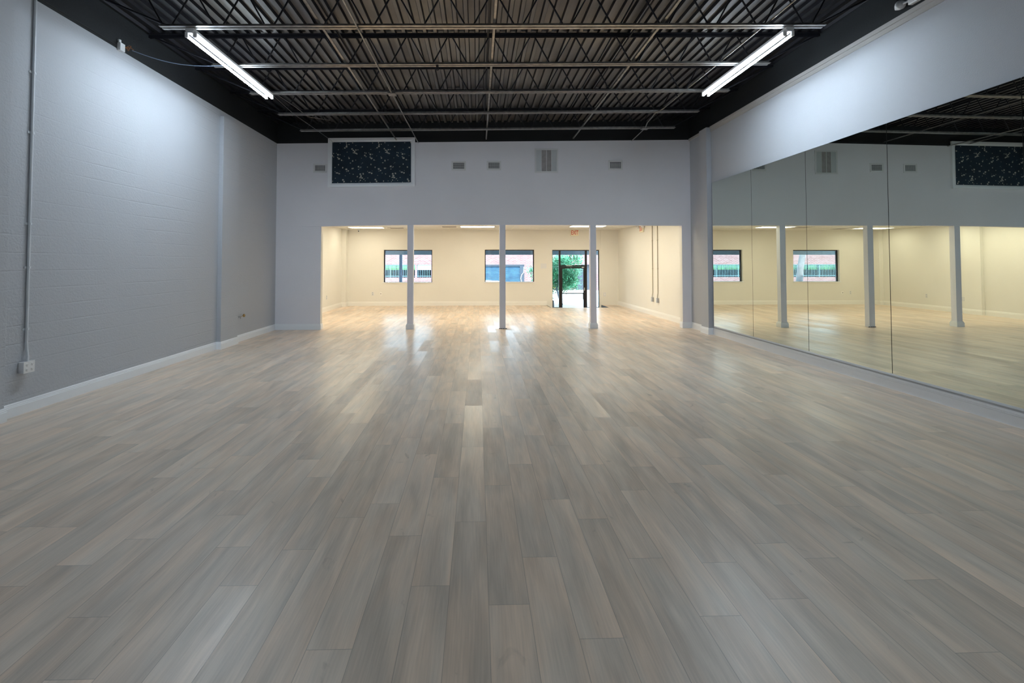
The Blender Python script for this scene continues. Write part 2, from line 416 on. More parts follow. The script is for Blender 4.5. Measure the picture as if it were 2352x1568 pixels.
# ------------------------------------------------------------------ lobby beyond the opening
LXL, LXR, ZC = -5.29, 5.66, 3.02
m = MB(); m.box(LXL - .2, LXL, YO + LW, YF + .2, -.3, 5.62); m.box(LXL, LXL + .06, YO + LW, 14.2, 0, ZC)
m.box(LXL, LXL + .10, 15.0, 15.55, 0, ZC); m.box(LXL, LXL + .16, YF - .30, YF, 0, ZC)
struct(m.build('wall_lobby_left', 'cream_paint'))
m = MB(); m.box(LXR, LXR + .2, YO + LW, YF + .2, -.3, 5.62); struct(m.build('wall_lobby_right', 'cream_paint'))
W1 = (-3.722, -1.80, .925, 2.214); W2 = (.295, 2.272, .935, 2.222); DX = (2.999, 4.90, -.165, 2.214)
m = MB()
xs = [LXL, W1[0], W1[1], W2[0], W2[1], DX[0], DX[1], LXR]
m.box(LXL, W1[0], YF, YF + .2, -.3, 5.62); m.box(W1[1], W2[0], YF, YF + .2, -.3, 5.62); m.box(W2[1], DX[0], YF, YF + .2, -.3, 5.62); m.box(DX[1], LXR, YF, YF + .2, -.3, 5.62)
for a in (W1, W2):
    m.box(a[0], a[1], YF, YF + .2, -.3, a[2]); m.box(a[0], a[1], YF, YF + .2, a[3], 5.62)
m.box(DX[0], DX[1], YF, YF + .2, DX[3], 5.62); m.box(DX[0], DX[1], YF, YF + .2, -.35, -.17)
m.box(4.955, LXR, YF - .02, YF, 0, ZC)
struct(m.build('wall_back', 'cream_paint'))
# lobby drop ceiling: tiles with a grid; openings left for the lights stay covered by the fixtures
m = MB(); m.box(LXL, LXR, YO + LW, YF, ZC, ZC + .03); cl = struct(m.build('ceiling', 'ceiling_tile'))
m = MB(); y = YF - .35
while y > YO + .2: m.box(LXL, LXR, y - .012, y + .012, ZC - .004, ZC); y -= .61
x = LXL + .53
while x < LXR: m.box(x - .012, x + .012, YO + LW, YF, ZC - .0045, ZC - .0005); x += 1.22
m.build('ceiling_grid', 'tile_grid', cl)

# ------------------------------------------------------------------ baseboards
XM = 5.5235
def baseboard(name, pts, side, h=.148, t=.018, mat='trim_paint', nosh=None):
    # pts: floor polyline along the wall face; side +1/-1 chooses which side the board stands on
    prof = [(0, 0), (t, 0), (t, h * .70), (t * .78, h * .72), (t * .78, h * .80), (t * .55, h * .83), (t * .50, h * .93), (t * .25, h), (0, h)]
    P = [Vector((a, b)) for a, b in pts]; offs = []
    for i in range(len(P)):
        ns = []
        if i > 0: d = (P[i] - P[i - 1]).normalized(); ns.append(Vector((-d.y, d.x)) * side)
        if i < len(P) - 1: d = (P[i + 1] - P[i]).normalized(); ns.append(Vector((-d.y, d.x)) * side)
        if len(ns) == 2:
            b = (ns[0] + ns[1]); b = b / max(.2, b.dot(ns[0])); offs.append(b)
        else: offs.append(ns[0])
    m = MB(); V = []; Fc = []; n = len(prof)
    for q, o in zip(P, offs):
        for d, z in prof: V.append((q.x + o.x * d, q.y + o.y * d, z))
    for i in range(len(P) - 1):
        for k in range(n - 1):
            f = (i * n + k, (i + 1) * n + k, (i + 1) * n + k + 1, i * n + k + 1); Fc.append(f if side < 0 else f[::-1])
    m.add(V, Fc); m.add([V[k] for k in range(n)], [tuple(range(n))]); m.add([V[-n + k] for k in range(n)], [tuple(reversed(range(n)))])
    return struct(m.build(name, mat))
PJ = XL + .086
baseboard('baseboard_left', [(PJ, 4.4), (PJ, 5.32), (XL, 5.32), (XL, 9.64), (PJ, 9.64), (PJ, 10.30), (XL, 10.30), (XL, YO), (OX0, YO), (OX0, YO + LW)], -1)
baseboard('baseboard_right', [(XR, YB), (XR, 11.235), (XR - .114, 11.235), (XR - .114, 11.60), (XR, 11.60), (XR, YO), (OX1, YO), (OX1, YO + LW)], 1, h=.155, t=.02)
m = MB(); m.box(XM - .004, XR, 11.074 - 7 * 1.6055, 11.074, .196, .2205); struct(m.build('trim_3', 'conduit_grey'))
baseboard('baseboard_lobby_left', [(LXL + .06, YO + LW), (LXL + .06, 14.2), (LXL, 14.2), (LXL, 15.0), (LXL + .10, 15.0), (LXL + .10, 15.55), (LXL, 15.55), (LXL, YF - .3), (LXL + .16, YF - .3), (LXL + .16, YF), (2.772, YF)], -1, h=.17, mat='cream_trim')
baseboard('baseboard_lobby_right', [(4.97, YF), (LXR, YF), (LXR, YO + LW + .02)], -1, h=.17, mat='cream_trim')

# ------------------------------------------------------------------ columns
def column(x, label, base=True):
    y0, y1 = YO - .01, YO + .14; hw = .077
    t = thing('column', (x, YO + .065, 0), label, 'column')
    m = MB(); m.box(x - hw, x + hw, y0, y1, 0.0, 2.68); m.build('shaft', 'column_paint', t, bevel=.004)
    if base:
        m = MB(); pr = [(0.026, 0), (.026, .105), (.02, .108), (.02, .122), (.012, .128), (.010, .145)]
        V = []; 
        for d, z in pr: V += [(x - hw - d, y0 - d, z), (x + hw + d, y0 - d, z), (x + hw + d, y1 + d, z), (x - hw - d, y1 + d, z)]
        Fc = [(i * 4 + k, i * 4 + (k + 1) % 4, i * 4 + 4 + (k + 1) % 4, i * 4 + 4 + k) for i in range(len(pr) - 1) for k in range(4)]
        Fc.append(tuple((len(pr) - 1) * 4 + k for k in range(4))); m.add(V, Fc); m.build('base_trim', 'trim_paint', t)
    else:
        m = MB(); rg = random.Random(5)
        for i in range(16):
            a = x - hw - .02 + rg.random() * (2 * hw + .03); m.box(a, a + .012 + rg.random() * .02, y0 - .008, y0 - .001, 0, .006 + rg.random() * .012)
        m.build('torn_edge', 'dark_steel', t)
    return t
column(-1.726, 'square grey column with white base trim, leftmost in the opening, in front of the left window')
column(.648, 'square grey column without base trim, middle of the opening', False)
column(3.012, 'square grey column with white base trim, beside the glass entrance door')

# ------------------------------------------------------------------ open web joists
def joist(k, label):
    Y = 6.328 + 1.2359 * k
    t = thing('ceiling_joist', (0, Y, zj(0)), label, 'joist', 'open web steel joists under the metal deck')
    b0, b1 = -4.151, 4.736
    for nm, x0, x1, z, mat in (('bottom_chord', b0, b1, 0, 'bare_steel'), ('top_chord', XL + .002, XR - .004, DECK - .06, 'joist_black')):
        m = MB(); e = .005; up = 1 if z == 0 else -1
        zz = zj(0) + (z if up > 0 else z + .06 - e)
        for s in (-1, 1):
            a0, a1 = (Y + s * .012, Y + s * .056) if s > 0 else (Y + s * .056, Y + s * .012)
            m.box(x0, x1, a0, a1, zz, zz + e, SL)
            va, vb = (a0, a0 + e) if s > 0 else (a1 - e, a1)
            m.box(x0, x1, va, vb, zz + (e if up > 0 else -.045), zz + (.045 if up > 0 else 0), SL)
        m.build(nm, mat, t)
    m = MB(); zb = .02; ztp = DECK - .03; n0 = -.11
    def pt(x, z): return (x, Y, zj(0) + SL * x + z)
    i = -6
    while n0 + .66 * i < b1 + .3:
        xb = n0 + .66 * i
        if b0 - .05 < xb < b1 + .05:
            m.tube([pt(xb - .05, zb), pt(xb - .30, ztp)], .0115, 6); m.tube([pt(xb + .05, zb), pt(xb + .30, ztp)], .0115, 6)
        i += 1
    m.tube([pt(b0 + .1, zb), pt(XL + .06, ztp)], .014, 6); m.tube([pt(b1 - .1, zb), pt(XR - .06, ztp)], .014, 6)
    m.build('web', 'joist_black', t)
names = ['second nearest above the camera, out of the light', 'just above the near ends of the strip lights', 'crossing the near third of the strip lights', 'crossing above the far ends of the strip lights', 'second from the far wall, past the strip lights', 'nearest to the far wall with the vents']
for k in (-3, -2, -1, 0, 1, 2, 3, 4):
    lab = {-3: 'black open web steel joist farthest behind the viewer', -2: 'black open web steel joist just behind the viewer', -1: 'black open web steel joist above the top edge of the view',
           0: 'open web steel joist touching the near ends of both strip lights', 1: 'open web steel joist crossing over the middle of the strip lights', 2: 'open web steel joist over the far ends of the strip lights',
           3: 'open web steel joist second from the wall with the vents', 4: 'open web steel joist nearest the wall with the vents'}[k]
    joist(k, lab)
for x, lab in ((-2.09, 'left'), (.225, 'middle'), (2.50, 'right')):
    m = MB(); z = zj(x) + .047
    m.box(x - .018, x + .018, 2.5, YO, z, z + .004); m.box(x - .018, x - .014, 2.5, YO, z, z + .03)
    o = m.build('bridging_bar', 'bare_steel'); tag(o, f'long thin steel bridging angle over the joist bottoms, {lab} of three', 'steel bar', 'lower bridging angles')
    m = MB(); z = zj(x) + DECK - .058; x -= .06
    m.box(x - .015, x + .015, 2.5, YO, z - .004, z); m.box(x - .015, x - .011, 2.5, YO, z - .03, z - .004)
    o = m.build('bridging_bar', 'joist_black'); tag(o, f'black bridging angle close under the metal deck, {lab} of three', 'steel bar', 'upper bridging angles')

# ------------------------------------------------------------------ strip lights
def strip_light(x, y0, y1, label):
    zc = 4.782 + SL * x - .02
    t = thing('strip_light', (x, (y0 + y1) / 2, zc + .09), label, 'ceiling light', 'twin tube strip lights')
    m = MB(); V = []; pr = [(-.055, .09), (-.055, .055), (-.03, .028), (.03, .028), (.055, .055), (.055, .09)]
    for y in (y0 - .02, y1 + .02): V += [(x + a, y, zc + b) for a, b in pr]
    n = len(pr); m.add(V, [(k, (k + 1) % n, n + (k + 1) % n, n + k) for k in range(n)] + [tuple(reversed(range(n))), tuple(range(n, 2 * n))]); m.build('housing', 'white_metal', t)
    for s in (-1, 1):
        m = MB(); m.tube([(x + s * .052, y0 + .03, zc), (x + s * .052, y1 - .03, zc)], .019, 16)
        o = m.build('tube', ['tube_light', 'tube_back'], t)         # LED tube: the lit side faces down, the back is dim
        for pg in o.data.polygons: pg.material_index = 1 if pg.center.z + t.location.z > zc - .009 else 0
        for y in (y0, y1):
            m = MB(); d = .03 if y == y0 else -.03
            m.box(x + s * .052 - .02, x + s * .052 + .02, min(y, y + d), max(y, y + d), zc - .022, zc + .05); m.build('socket', 'white_plastic', t, bevel=.003)
    return t
strip_light(-3.79, 6.35, 8.77, 'glowing white twin tube strip light near the left wall')
strip_light(4.27, 6.35, 8.77, 'glowing white twin tube strip light above the mirrors')
for sx, side in ((-3.79, 'on the left'), (4.27, 'on the right')):
    strip_light(sx, -3.6, -1.2, 'glowing twin tube strip light behind the viewer ' + side)

# lobby troffers
def troffer(x, y, label):
    t = thing('ceiling_troffer', (x, y, ZC), label, 'ceiling light', 'flush lobby ceiling lights')
    m = MB(); hx, hy = .63, .32
    for a in ((-hx, hx, -hy, -hy + .02), (-hx, hx, hy - .02, hy), (-hx, -hx + .02, -hy, hy), (hx - .02, hx, -hy, hy)): m.box(x + a[0], x + a[1], y + a[2], y + a[3], ZC - .012, ZC - .001)
    m.build('frame', 'white_metal', t)
    m = MB(); m.box(x - hx + .02, x + hx - .02, y - hy + .02, y + hy - .02, ZC - .008, ZC - .002); m.build('lens', 'troffer_lens', t)
troffer(-4.13, 17.92, 'bright flush ceiling light in the left corner of the lobby')
troffer(.0, 17.43, 'bright flush ceiling light in the middle of the lobby, left of the centre column')
troffer(3.97, 17.12, 'bright flush ceiling light in front of the exit door')
for ty, row in ((15.75, 'first'), (14.45, 'second'), (13.2, 'third')):  # unseen rows, added to spread the lobby light over more, dimmer lamps
    for tx, side in ((-4.13, 'left'), (.0, 'middle'), (3.97, 'right')):
        troffer(tx, ty, 'added flush ceiling light, unseen above the header, %s row behind the visible ones, %s' % (row, side))
def ceiling_vent(x, y, label):
    t = thing('ceiling_vent', (x, y, ZC), label, 'air vent', 'ceiling air vents in the lobby')
    m = MB(); h = .29
    for a in ((-h, h, -h, -h + .03), (-h, h, h - .03, h), (-h, -h + .03, -h, h), (h - .03, h, -h, h)): m.box(x + a[0], x + a[1], y + a[2], y + a[3], ZC - .014, ZC - .001)
    m.build('frame', 'cream_trim', t); m = MB()
    for i in range(11): yy = y - .25 + i * .05; m.add([(x - .26, yy, ZC - .002), (x + .26, yy, ZC - .002), (x + .26, yy + .03, ZC - .014), (x - .26, yy + .03, ZC - .014)], [(0, 1, 2, 3)])
    m.build('louvre', 'filter_grey', t)
ceiling_vent(-3.05, 18.2, 'square louvred vent in the lobby ceiling, left by the first window')
ceiling_vent(-1.03, 17.45, 'square louvred vent in the lobby ceiling beside the middle light')

# ------------------------------------------------------------------ mirrors
XM = 5.5235; y = 11.074; DM = 1.6055
labs = ['tall wall mirror panel farthest away, beside the corner pilaster', 'tall wall mirror panel second from the corner pilaster', 'tall wall mirror panel third from the corner pilaster', 'tall wall mirror panel fourth from the corner, widest in view', 'tall wall mirror panel nearest the right edge of the view', 'tall wall mirror panel beside the viewer', 'tall wall mirror panel just behind the viewer']
for i in range(7):
    y1 = y - DM * i; y0 = y1 - DM + .010
    o = thing('mirror_panel', (XM, (y0 + y1) / 2, .221), labs[i], 'mirror', 'wall mirror panels')
    m = MB(); m.box(XM, XM + .006, y0, y1, .221, 3.58); g = m.build('glass', ['mirror_edge', 'mirror_silver'], o)
    g.data.polygons[4].material_index = 1                       # the face towards the room
    m = MB(); m.box(XM + .0065, XR - .001, y0 + .004, y1 - .004, .222, 3.575); m.build('backing_board', 'dark_gap', o)

# ------------------------------------------------------------------ wall vents on the header wall
def wall_vent(x0, x1, z0, z1, label):
    t = thing('wall_vent', ((x0 + x1) / 2, YO, z0), label, 'air vent', 'small louvred wall vents')
    y = YO; f = .045; s = SL
    m = MB()
    for a in ((x0, x1, z0, z0 + f), (x0, x1, z1 - f, z1), (x0, x0 + f, z0 + f, z1 - f), (x1 - f, x1, z0 + f, z1 - f)): m.box(a[0], a[1], y - .012, y - .0005, a[2], a[3])
    m.build('frame', 'grille_metal', t, bevel=.003)
    m = MB(); m.box(x0 + f, x1 - f, y - .003, y - .0006, z0 + f, z1 - f); m.build('duct_shade', 'dark_gap', t)  # flat dark sheet: the shade behind the louvres put into its colour
    m = MB(); n = 7; hh = (z1 - z0 - 2 * f) / n
    for i in range(n):
        z = z0 + f + i * hh; m.add([(x0 + f, y - .011, z), (x1 - f, y - .011, z), (x1 - f, y - .003, z + hh * .42), (x0 + f, y - .003, z + hh * .42)], [(0, 1, 2, 3)])
        m.box(x0 + f, x1 - f, y - .0115, y - .0105, z, z + hh * .18)
    k = 14
    for i in range(1, k): xx = x0 + f + (x1 - x0 - 2 * f) * i / k; m.box(xx - .002, xx + .002, y - .006, y - .004, z0 + f, z1 - f)
    m.build('louvre', 'grille_metal', t)
wall_vent(-4.216, -3.87, 4.012, 4.246, 'small louvred vent left of the navy speckled panel')
wall_vent(-.674, -.302, 4.086, 4.334, 'small louvred vent right of the navy speckled panel, nearest to it')
wall_vent(.241, .614, 4.100, 4.345, 'small louvred vent left of the big return grille')
wall_vent(3.422, 3.80, 4.118, 4.38, 'small louvred vent right of the big return grille')
t = thing('return_grille', (1.797, YO, 4.041), 'large square return air grille with four vertical panels on the grey wall', 'air vent')
x0, x1, z0, z1 = 1.49, 2.104, 4.041, 4.678; f = .042; m = MB()
for a in ((x0, x1, z0, z0 + f), (x0, x1, z1 - f, z1), (x0, x0 + f, z0 + f, z1 - f), (x1 - f, x1, z0 + f, z1 - f)): m.box(a[0], a[1], YO - .016, YO - .0005, a[2], a[3])
m.build('frame', 'grille_metal', t, bevel=.004)
wi = (x1 - x0 - 2 * f) / 4
for i in range(4):
    a = x0 + f + i * wi; mid = i in (1, 2); m = MB(); n = 34
    m.box(a, a + wi, YO - .004, YO - .001, z0 + f, z1 - f)
    for j in range(n):
        z = z0 + f + (z1 - z0 - 2 * f) * j / n; m.box(a + .006, a + wi - .006, YO - .009, YO - .004, z, z + .007)
    m.build('louvre_panel', 'filter_grey' if mid else 'filter_light', t)
for i in (1, 2, 3):
    a = x0 + f + i * wi; m = MB(); m.box(a - .006, a + .006, YO - .015, YO - .001, z0 + f, z1 - f); m.build('mullion', 'grille_metal', t)

# ------------------------------------------------------------------ framed navy panel
t = thing('framed_panel', (-2.72, YO, 3.66), 'white framed navy panel speckled with cream blots, high on the wall', 'framed panel')
X0, X1, Z0, Z1 = -3.838, -1.615, 3.70, 4.965; s = SL
def zz(z, x): return z + s * x
m = MB(); f = .10
def moulding(m, x0, x1, z0, z1, w_, y_out, y_in):
    o = [(x0, z0), (x1, z0), (x1, z1), (x0, z1)]; q = [(x0 + w_, z0 + w_), (x1 - w_, z0 + w_), (x1 - w_, z1 - w_), (x0 + w_, z1 - w_)]
    for i in range(4):
        j = (i + 1) % 4; a, b, c, d = o[i], o[j], q[j], q[i]
        P = [(a[0], y_out, zz(a[1], a[0])), (b[0], y_out, zz(b[1], b[0])), (c[0], y_in, zz(c[1], c[0])), (d[0], y_in, zz(d[1], d[0]))]
        B = [(u[0], YO - .0005, u[2]) for u in P]
        m.add(P + B, [(0, 1, 2, 3), (7, 6, 5, 4), (0, 4, 5, 1), (1, 5, 6, 2), (2, 6, 7, 3), (3, 7, 4, 0)])
moulding(m, X0, X1, Z0, Z1, .055, YO - .045, YO - .045); moulding(m, X0 + .055, X1 - .055, Z0 + .055, Z1 - .055, .018, YO - .03, YO - .028); moulding(m, X0 + .07, X1 - .07, Z0 + .07, Z1 - .07, .03, YO - .036, YO - .022)
m.build('frame', 'trim_paint', t)
m = MB(); px0, px1, pz0, pz1 = X0 + .09, X1 - .09, Z0 + .075, Z1 - .085
m.add([(px0, YO - .012, zz(pz0, px0)), (px1, YO - .012, zz(pz0, px1)), (px1, YO - .012, zz(pz1, px1)), (px0, YO - .012, zz(pz1, px0))], [(0, 1, 2, 3)])
m.cur = 1
# blots of one repeat, in crop units (545..2085 wide, 205..1050 high), repeat 624 wide
blots = [(705, 240, 9, 8), (822, 232, 9, 20), (830, 270, 12, 14), (828, 305, 18, 22), (795, 335, 18, 14), (875, 265, 11, 11), (945, 235, 14, 8), (1008, 285, 8, 6), (1132, 315, 14, 12), (672, 367, 8, 8), (757, 355, 4, 4), (840, 417, 8, 7),
 (935, 355, 16, 14), (960, 385, 18, 14), (985, 405, 16, 18), (1010, 375, 14, 16), (1047, 373, 11, 9), (975, 430, 30, 9), (1005, 440, 26, 12), (1028, 452, 16, 14), (665, 465, 20, 18), (705, 465, 9, 9), (635, 435, 9, 5), (660, 520, 13, 12), (685, 545, 24, 18), (735, 577, 14, 14), (767, 584, 4, 4),
 (788, 497, 6, 6), (880, 540, 16, 14), (870, 515, 9, 6), (948, 592, 12, 18), (1006, 576, 8, 8), (905, 633, 14, 9), (1118, 540, 7, 7), (1180, 432, 9, 12), (1205, 440, 10, 10), (1182, 485, 15, 16), (1205, 508, 12, 10), (676, 665, 10, 16), (1138, 634, 8, 6), (1118, 652, 4, 4), (607, 717, 8, 9), (757, 722, 12, 16),
 (828, 757, 20, 18), (865, 787, 16, 16), (832, 798, 9, 8), (940, 742, 14, 16), (962, 740, 8, 14), (1060, 707, 18, 18), (1105, 717, 9, 15), (1063, 760, 13, 9), (1085, 730, 7, 7), (650, 825, 26, 13), (692, 840, 18, 14), (612, 800, 7, 7), (702, 793, 5, 5), (893, 838, 7, 8), (960, 855, 9, 10), (808, 883, 7, 7),
 (1040, 903, 12, 13), (1098, 855, 20, 16), (1110, 895, 20, 20), (1092, 925, 22, 10), (1130, 930, 22, 14), (1152, 848, 15, 18), (1235, 717, 8, 8), (618, 930, 11, 7), (555, 948, 6, 6), (570, 985, 7, 6), (765, 965, 18, 16), (785, 1000, 18, 18), (820, 1035, 18, 12), (922, 998, 9, 16), (1010, 995, 9, 7), (665, 1022, 9, 12), (1098, 978, 13, 13), (1075, 1008, 9, 8), (1165, 957, 10, 9), (1140, 995, 4, 4), (1190, 992, 6, 6)]
rg = random.Random(11)
for rep in (-1, 0, 1, 2):
    for (bx, by, bw, bh) in blots:
        u = bx + 624 * rep
        if not 556 < u < 2074 or not 215 < by < 1040: continue
        cx_ = px0 + (u - 545) / 1540. * (px1 - px0); cz_ = pz1 - (by - 205) / 845. * (pz1 - pz0); k = (px1 - px0) / 1540.
        n = 9; ph = rg.random() * 6; rr = [.75 + .35 * rg.random() for _ in range(n)]
        m.add([(min(max(cx_ + bw * k * rr[i] * math.cos(6.283 * i / n + ph), px0), px1), YO - .0128, zz(min(max(cz_ + bh * k * rr[i] * math.sin(6.283 * i / n + ph), pz0), pz1), cx_)) for i in range(n)], [tuple(range(n))])
m.build('patterned_cloth', ['navy_cloth', 'cream_blot'], t)

# ------------------------------------------------------------------ windows and the entrance
def window(n, r):
    x0, x1, z0, z1 = r; t = bpy.data.objects.new('window_%d' % n, None); C.objects.link(t); t.location = ((x0 + x1) / 2, YF, z0); struct(t)
    m = MB(); f = .035; y0, y1 = YF + .10, YF + .18
    for a in ((x0, x1, z0, z0 + .012), (x0, x1, z1 - f, z1), (x0, x0 + f, z0, z1), (x1 - f, x1, z0, z1)): m.box(a[0], a[1], y0, y1, a[2], a[3])
    m.build('window_frame', 'frame_bronze', t)
    m = MB(); m.box(x0 + f, x1 - f, YF + .14, YF + .144, z0 + .012, z1 - f); m.build('pane', 'window_glass', t)
    m = MB(); m.box(x0 - .03, x1 + .03, YF - .035, YF + .10, z0 - .022, z0 + .002); m.build('window_sill', 'trim_paint', t, bevel=.004)
window(1, W1); window(2, W2)
t = bpy.data.objects.new('door_1', None); C.objects.link(t); t.location = (3.95, YF, -.165); struct(t)
ya, yb = YF + .06, YF + .14; zb = -.165
m = MB(); m.box(DX[0], DX[1], ya, yb, 2.18, 2.214); m.box(DX[0], DX[0] + .022, ya, yb, -.095, 2.18); m.box(DX[1] - .02, DX[1], ya, yb, -.095, 2.18)
m.box(3.275, 3.345, ya, yb, zb, 2.18); m.box(4.335, 4.41, ya, yb, zb, 2.18); m.box(3.345, 4.335, ya, yb, 1.545, 1.60)
m.box(DX[0], 3.275, ya, yb, zb, -.085); m.box(4.41, DX[1], ya, yb, zb, -.085)
m.build('door_frame', 'frame_bronze', t)
m = MB(); m.box(3.35, 3.415, ya + .015, yb - .015, zb + .01, 1.54); m.box(4.27, 4.33, ya + .015, yb - .015, zb + .01, 1.54); m.box(3.415, 4.27, ya + .015, yb - .015, 1.47, 1.54); m.box(3.415, 4.27, ya + .015, yb - .015, zb + .01, zb + .05)
leaf = m.build('door_leaf', 'frame_bronze', t)
m = MB(); m.box(3.415, 4.27, YF + .098, YF + .102, zb + .05, 1.47); m.build('door_pane', 'window_glass', leaf)
m = MB(); m.tube([(3.37, ya - .03, .47), (4.32, ya - .03, .47)], .021, 8); m.box(3.37, 3.395, ya - .03, ya + .02, .455, .485); m.box(4.29, 4.315, ya - .03, ya + .02, .455, .485); m.build('push_bar', 'frame_bronze', leaf)
m = MB(); m.box(4.24, 4.275, ya - .04, ya + .02, .23, .50); m.build('pull_handle', 'frame_bronze', leaf)
m = MB(); m.box(3.56, 3.80, ya - .03, ya, 1.565, 1.60); m.tube([(3.68, ya - .03, 1.56), (3.78, ya - .05, 1.52), (3.72, ya + .01, 1.50)], .006, 6); m.build('door_closer', 'galvanised', t)
m = MB(); m.box(4.20, 4.29, ya - .001, ya + .014, 1.50, 1.53); m.build('sticker', 'white_plastic', leaf)
m = MB(); m.box(4.295, 4.318, ya + .010, ya + .014, .58, .70); m.build('sticker', 'white_plastic', leaf)
m = MB(); m.box(DX[0] + .022, 3.275, YF + .098, YF + .102, -.085, 2.18); m.box(4.41, DX[1] - .02, YF + .098, YF + .102, -.085, 2.18); m.build('side_pane', 'window_glass', t)
m = MB(); m.box(3.345, 4.335, YF + .098, YF + .102, 1.60, 2.18); tp = m.build('transom_pane', 'window_glass', t)
mw = Matrix.Translation((3.89, YF + .105, 1.905)) @ Matrix(((-1, 0, 0, 0), (0, 0, 1, 0), (0, 1, 0, 0), (0, 0, 0, 1)))
text_mesh('door_number', '112', .24, 'number_grey', tp, mw, .001, 1.1)

# ------------------------------------------------------------------ exit signs, camera, plates
def exit_sign(c, rot, label, lamps=False):
    x, y, z = c
    t = thing('exit_sign', (x, y, z), label, 'exit sign')
    R = Matrix.Rotation(rot, 4, 'Z'); T = Matrix.Translation((x, y, z))
    def tr(m): m.v = [tuple(T @ (R @ Vector(p))) for p in m.v]; return m
    m = MB(); m.box(-.17, .17, -.05, -.001, -.125, .125); tr(m).build('case', 'sign_face', t, bevel=.015)
    mw = T @ R @ Matrix.Translation((0, -.0505, 0)) @ Matrix.Rotation(math.radians(90), 4, 'X')
    text_mesh('letters', 'EXIT', .235, 'red_letters', t, mw, .001, .60)
    if lamps:
        for s in (-1, 1):
            m = MB(); m.lathe([(0, -.075), (.04, -.075), (.055, -.03), (.05, .0), (.02, .03), (0, .03)], (s * .24, -.06, .07), (0, 1, -.15), 14)
            tr(m).build('lamp_head', 'white_plastic', t)
            m = MB(); m.tube([(s * .16, -.03, .05), (s * .24, -.04, .06)], .012, 6); tr(m).build('lamp_arm', 'white_plastic', t)
exit_sign((3.90, YF, 2.90), 0, 'cream exit sign with red letters above the glass entrance door')
exit_sign((LXR, 16.25, 2.86), math.radians(-90), 'exit sign with two lamp heads high on the right lobby wall, half hidden', True)
t = thing('security_camera', (-4.62, YF - .35, ZC), 'small white dome camera under the lobby ceiling in the left corner', 'security camera')
m = MB(); m.lathe([(0, 0), (.05, 0), (.05, -.03), (.035, -.04), (0, -.04)], (-4.62, YF - .35, ZC - .001), (0, 0, 1), 16); m.build('base', 'white_plastic', t)
m = MB(); m.lathe([(0, .045), (.028, .04), (.042, .02), (.045, 0), (.042, -.02), (.028, -.04), (0, -.045)], (-4.62, YF - .35, ZC - .075), (0, -1, .2), 16); m.build('body', 'white_plastic', t)
m = MB(); m.lathe([(0, .05), (.02, .047), (.02, .04)], (-4.62, YF - .36, ZC - .08), (0, -1, -.3), 12); m.build('lens', 'lens_black', t)
def wall_plate(x, z, w_, h, label, kind, cat='wall plate', mat='white_plastic'):
    t = thing('wall_plate' if kind != 'outlet' else 'wall_outlet', (x, YF, z), label, cat); y = YF - (.02 if x > 4.96 else 0)
    m = MB(); m.box(x - w_ / 2, x + w_ / 2, y - .008, y - .0005, z - h / 2, z + h / 2); m.build('plate', mat, t, bevel=.002)
    if kind == 'outlet':
        for dz in (-.035, .035): m = MB(); m.box(x - .017, x + .017, y - .0095, y - .008, z + dz - .02, z + dz + .02); m.build('socket', 'grey_plate', t)
    if kind == 'jack': m = MB(); m.box(x - .01, x + .01, y - .0095, y - .008, z - .02, z + .02); m.build('jack', 'dark_gap', t)
    if kind == 'switch': m = MB(); m.box(x - .018, x + .018, y - .011, y - .008, z - .035, z + .035); m.build('rocker', 'cream_trim', t)
wall_plate(-4.145, .48, .09, .14, 'white duplex outlet on the lobby back wall, left of the first window', 'outlet', 'outlet')
wall_plate(-3.825, .475, .08, .12, 'cream data jack plate just right of the lobby outlet, below the window corner', 'jack', 'wall plate', 'cream_trim')
wall_plate(4.862 if False else 5.10, .43, .10, .15, 'white light switch plate right of the entrance door', 'switch', 'light switch')
m = MB(); m.box(2.53, 2.765, YF - .006, YF - .0005, 1.47, 1.67); m.box(2.545, 2.75, YF - .009, YF - .006, 1.485, 1.64)
tag(m.build('notice_plate', 'white_plastic'), 'pale blank notice plate on the wall between second window and entrance', 'notice plate')
# outlets on the left lobby wall (seen in the mirrors)
t = thing('wall_outlet', (LXL, 17.0, .49), 'white duplex outlet on the left lobby wall', 'outlet')
m = MB(); m.box(LXL + .0005, LXL + .008, 16.96, 17.04, .42, .56); m.build('plate', 'white_plastic', t, bevel=.002)
for dz in (-.035, .035): m = MB(); m.box(LXL + .008, LXL + .0095, 16.983, 17.017, .49 + dz - .02, .49 + dz + .02); m.build('socket', 'grey_plate', t)
t = thing('wall_outlet', (LXL, 15.62, .48), 'double width outlet beside the lobby pilaster, seen in the mirror', 'outlet')
m = MB(); m.box(LXL + .0005, LXL + .008, 15.60, 15.76, .40, .55); m.build('plate', 'white_plastic', t, bevel=.002)
for dz in (-.035, .035):
    for dy in (15.64, 15.72): m = MB(); m.box(LXL + .008, LXL + .0095, dy - .017, dy + .017, .475 + dz - .02, .475 + dz + .02); m.build('socket', 'grey_plate', t)

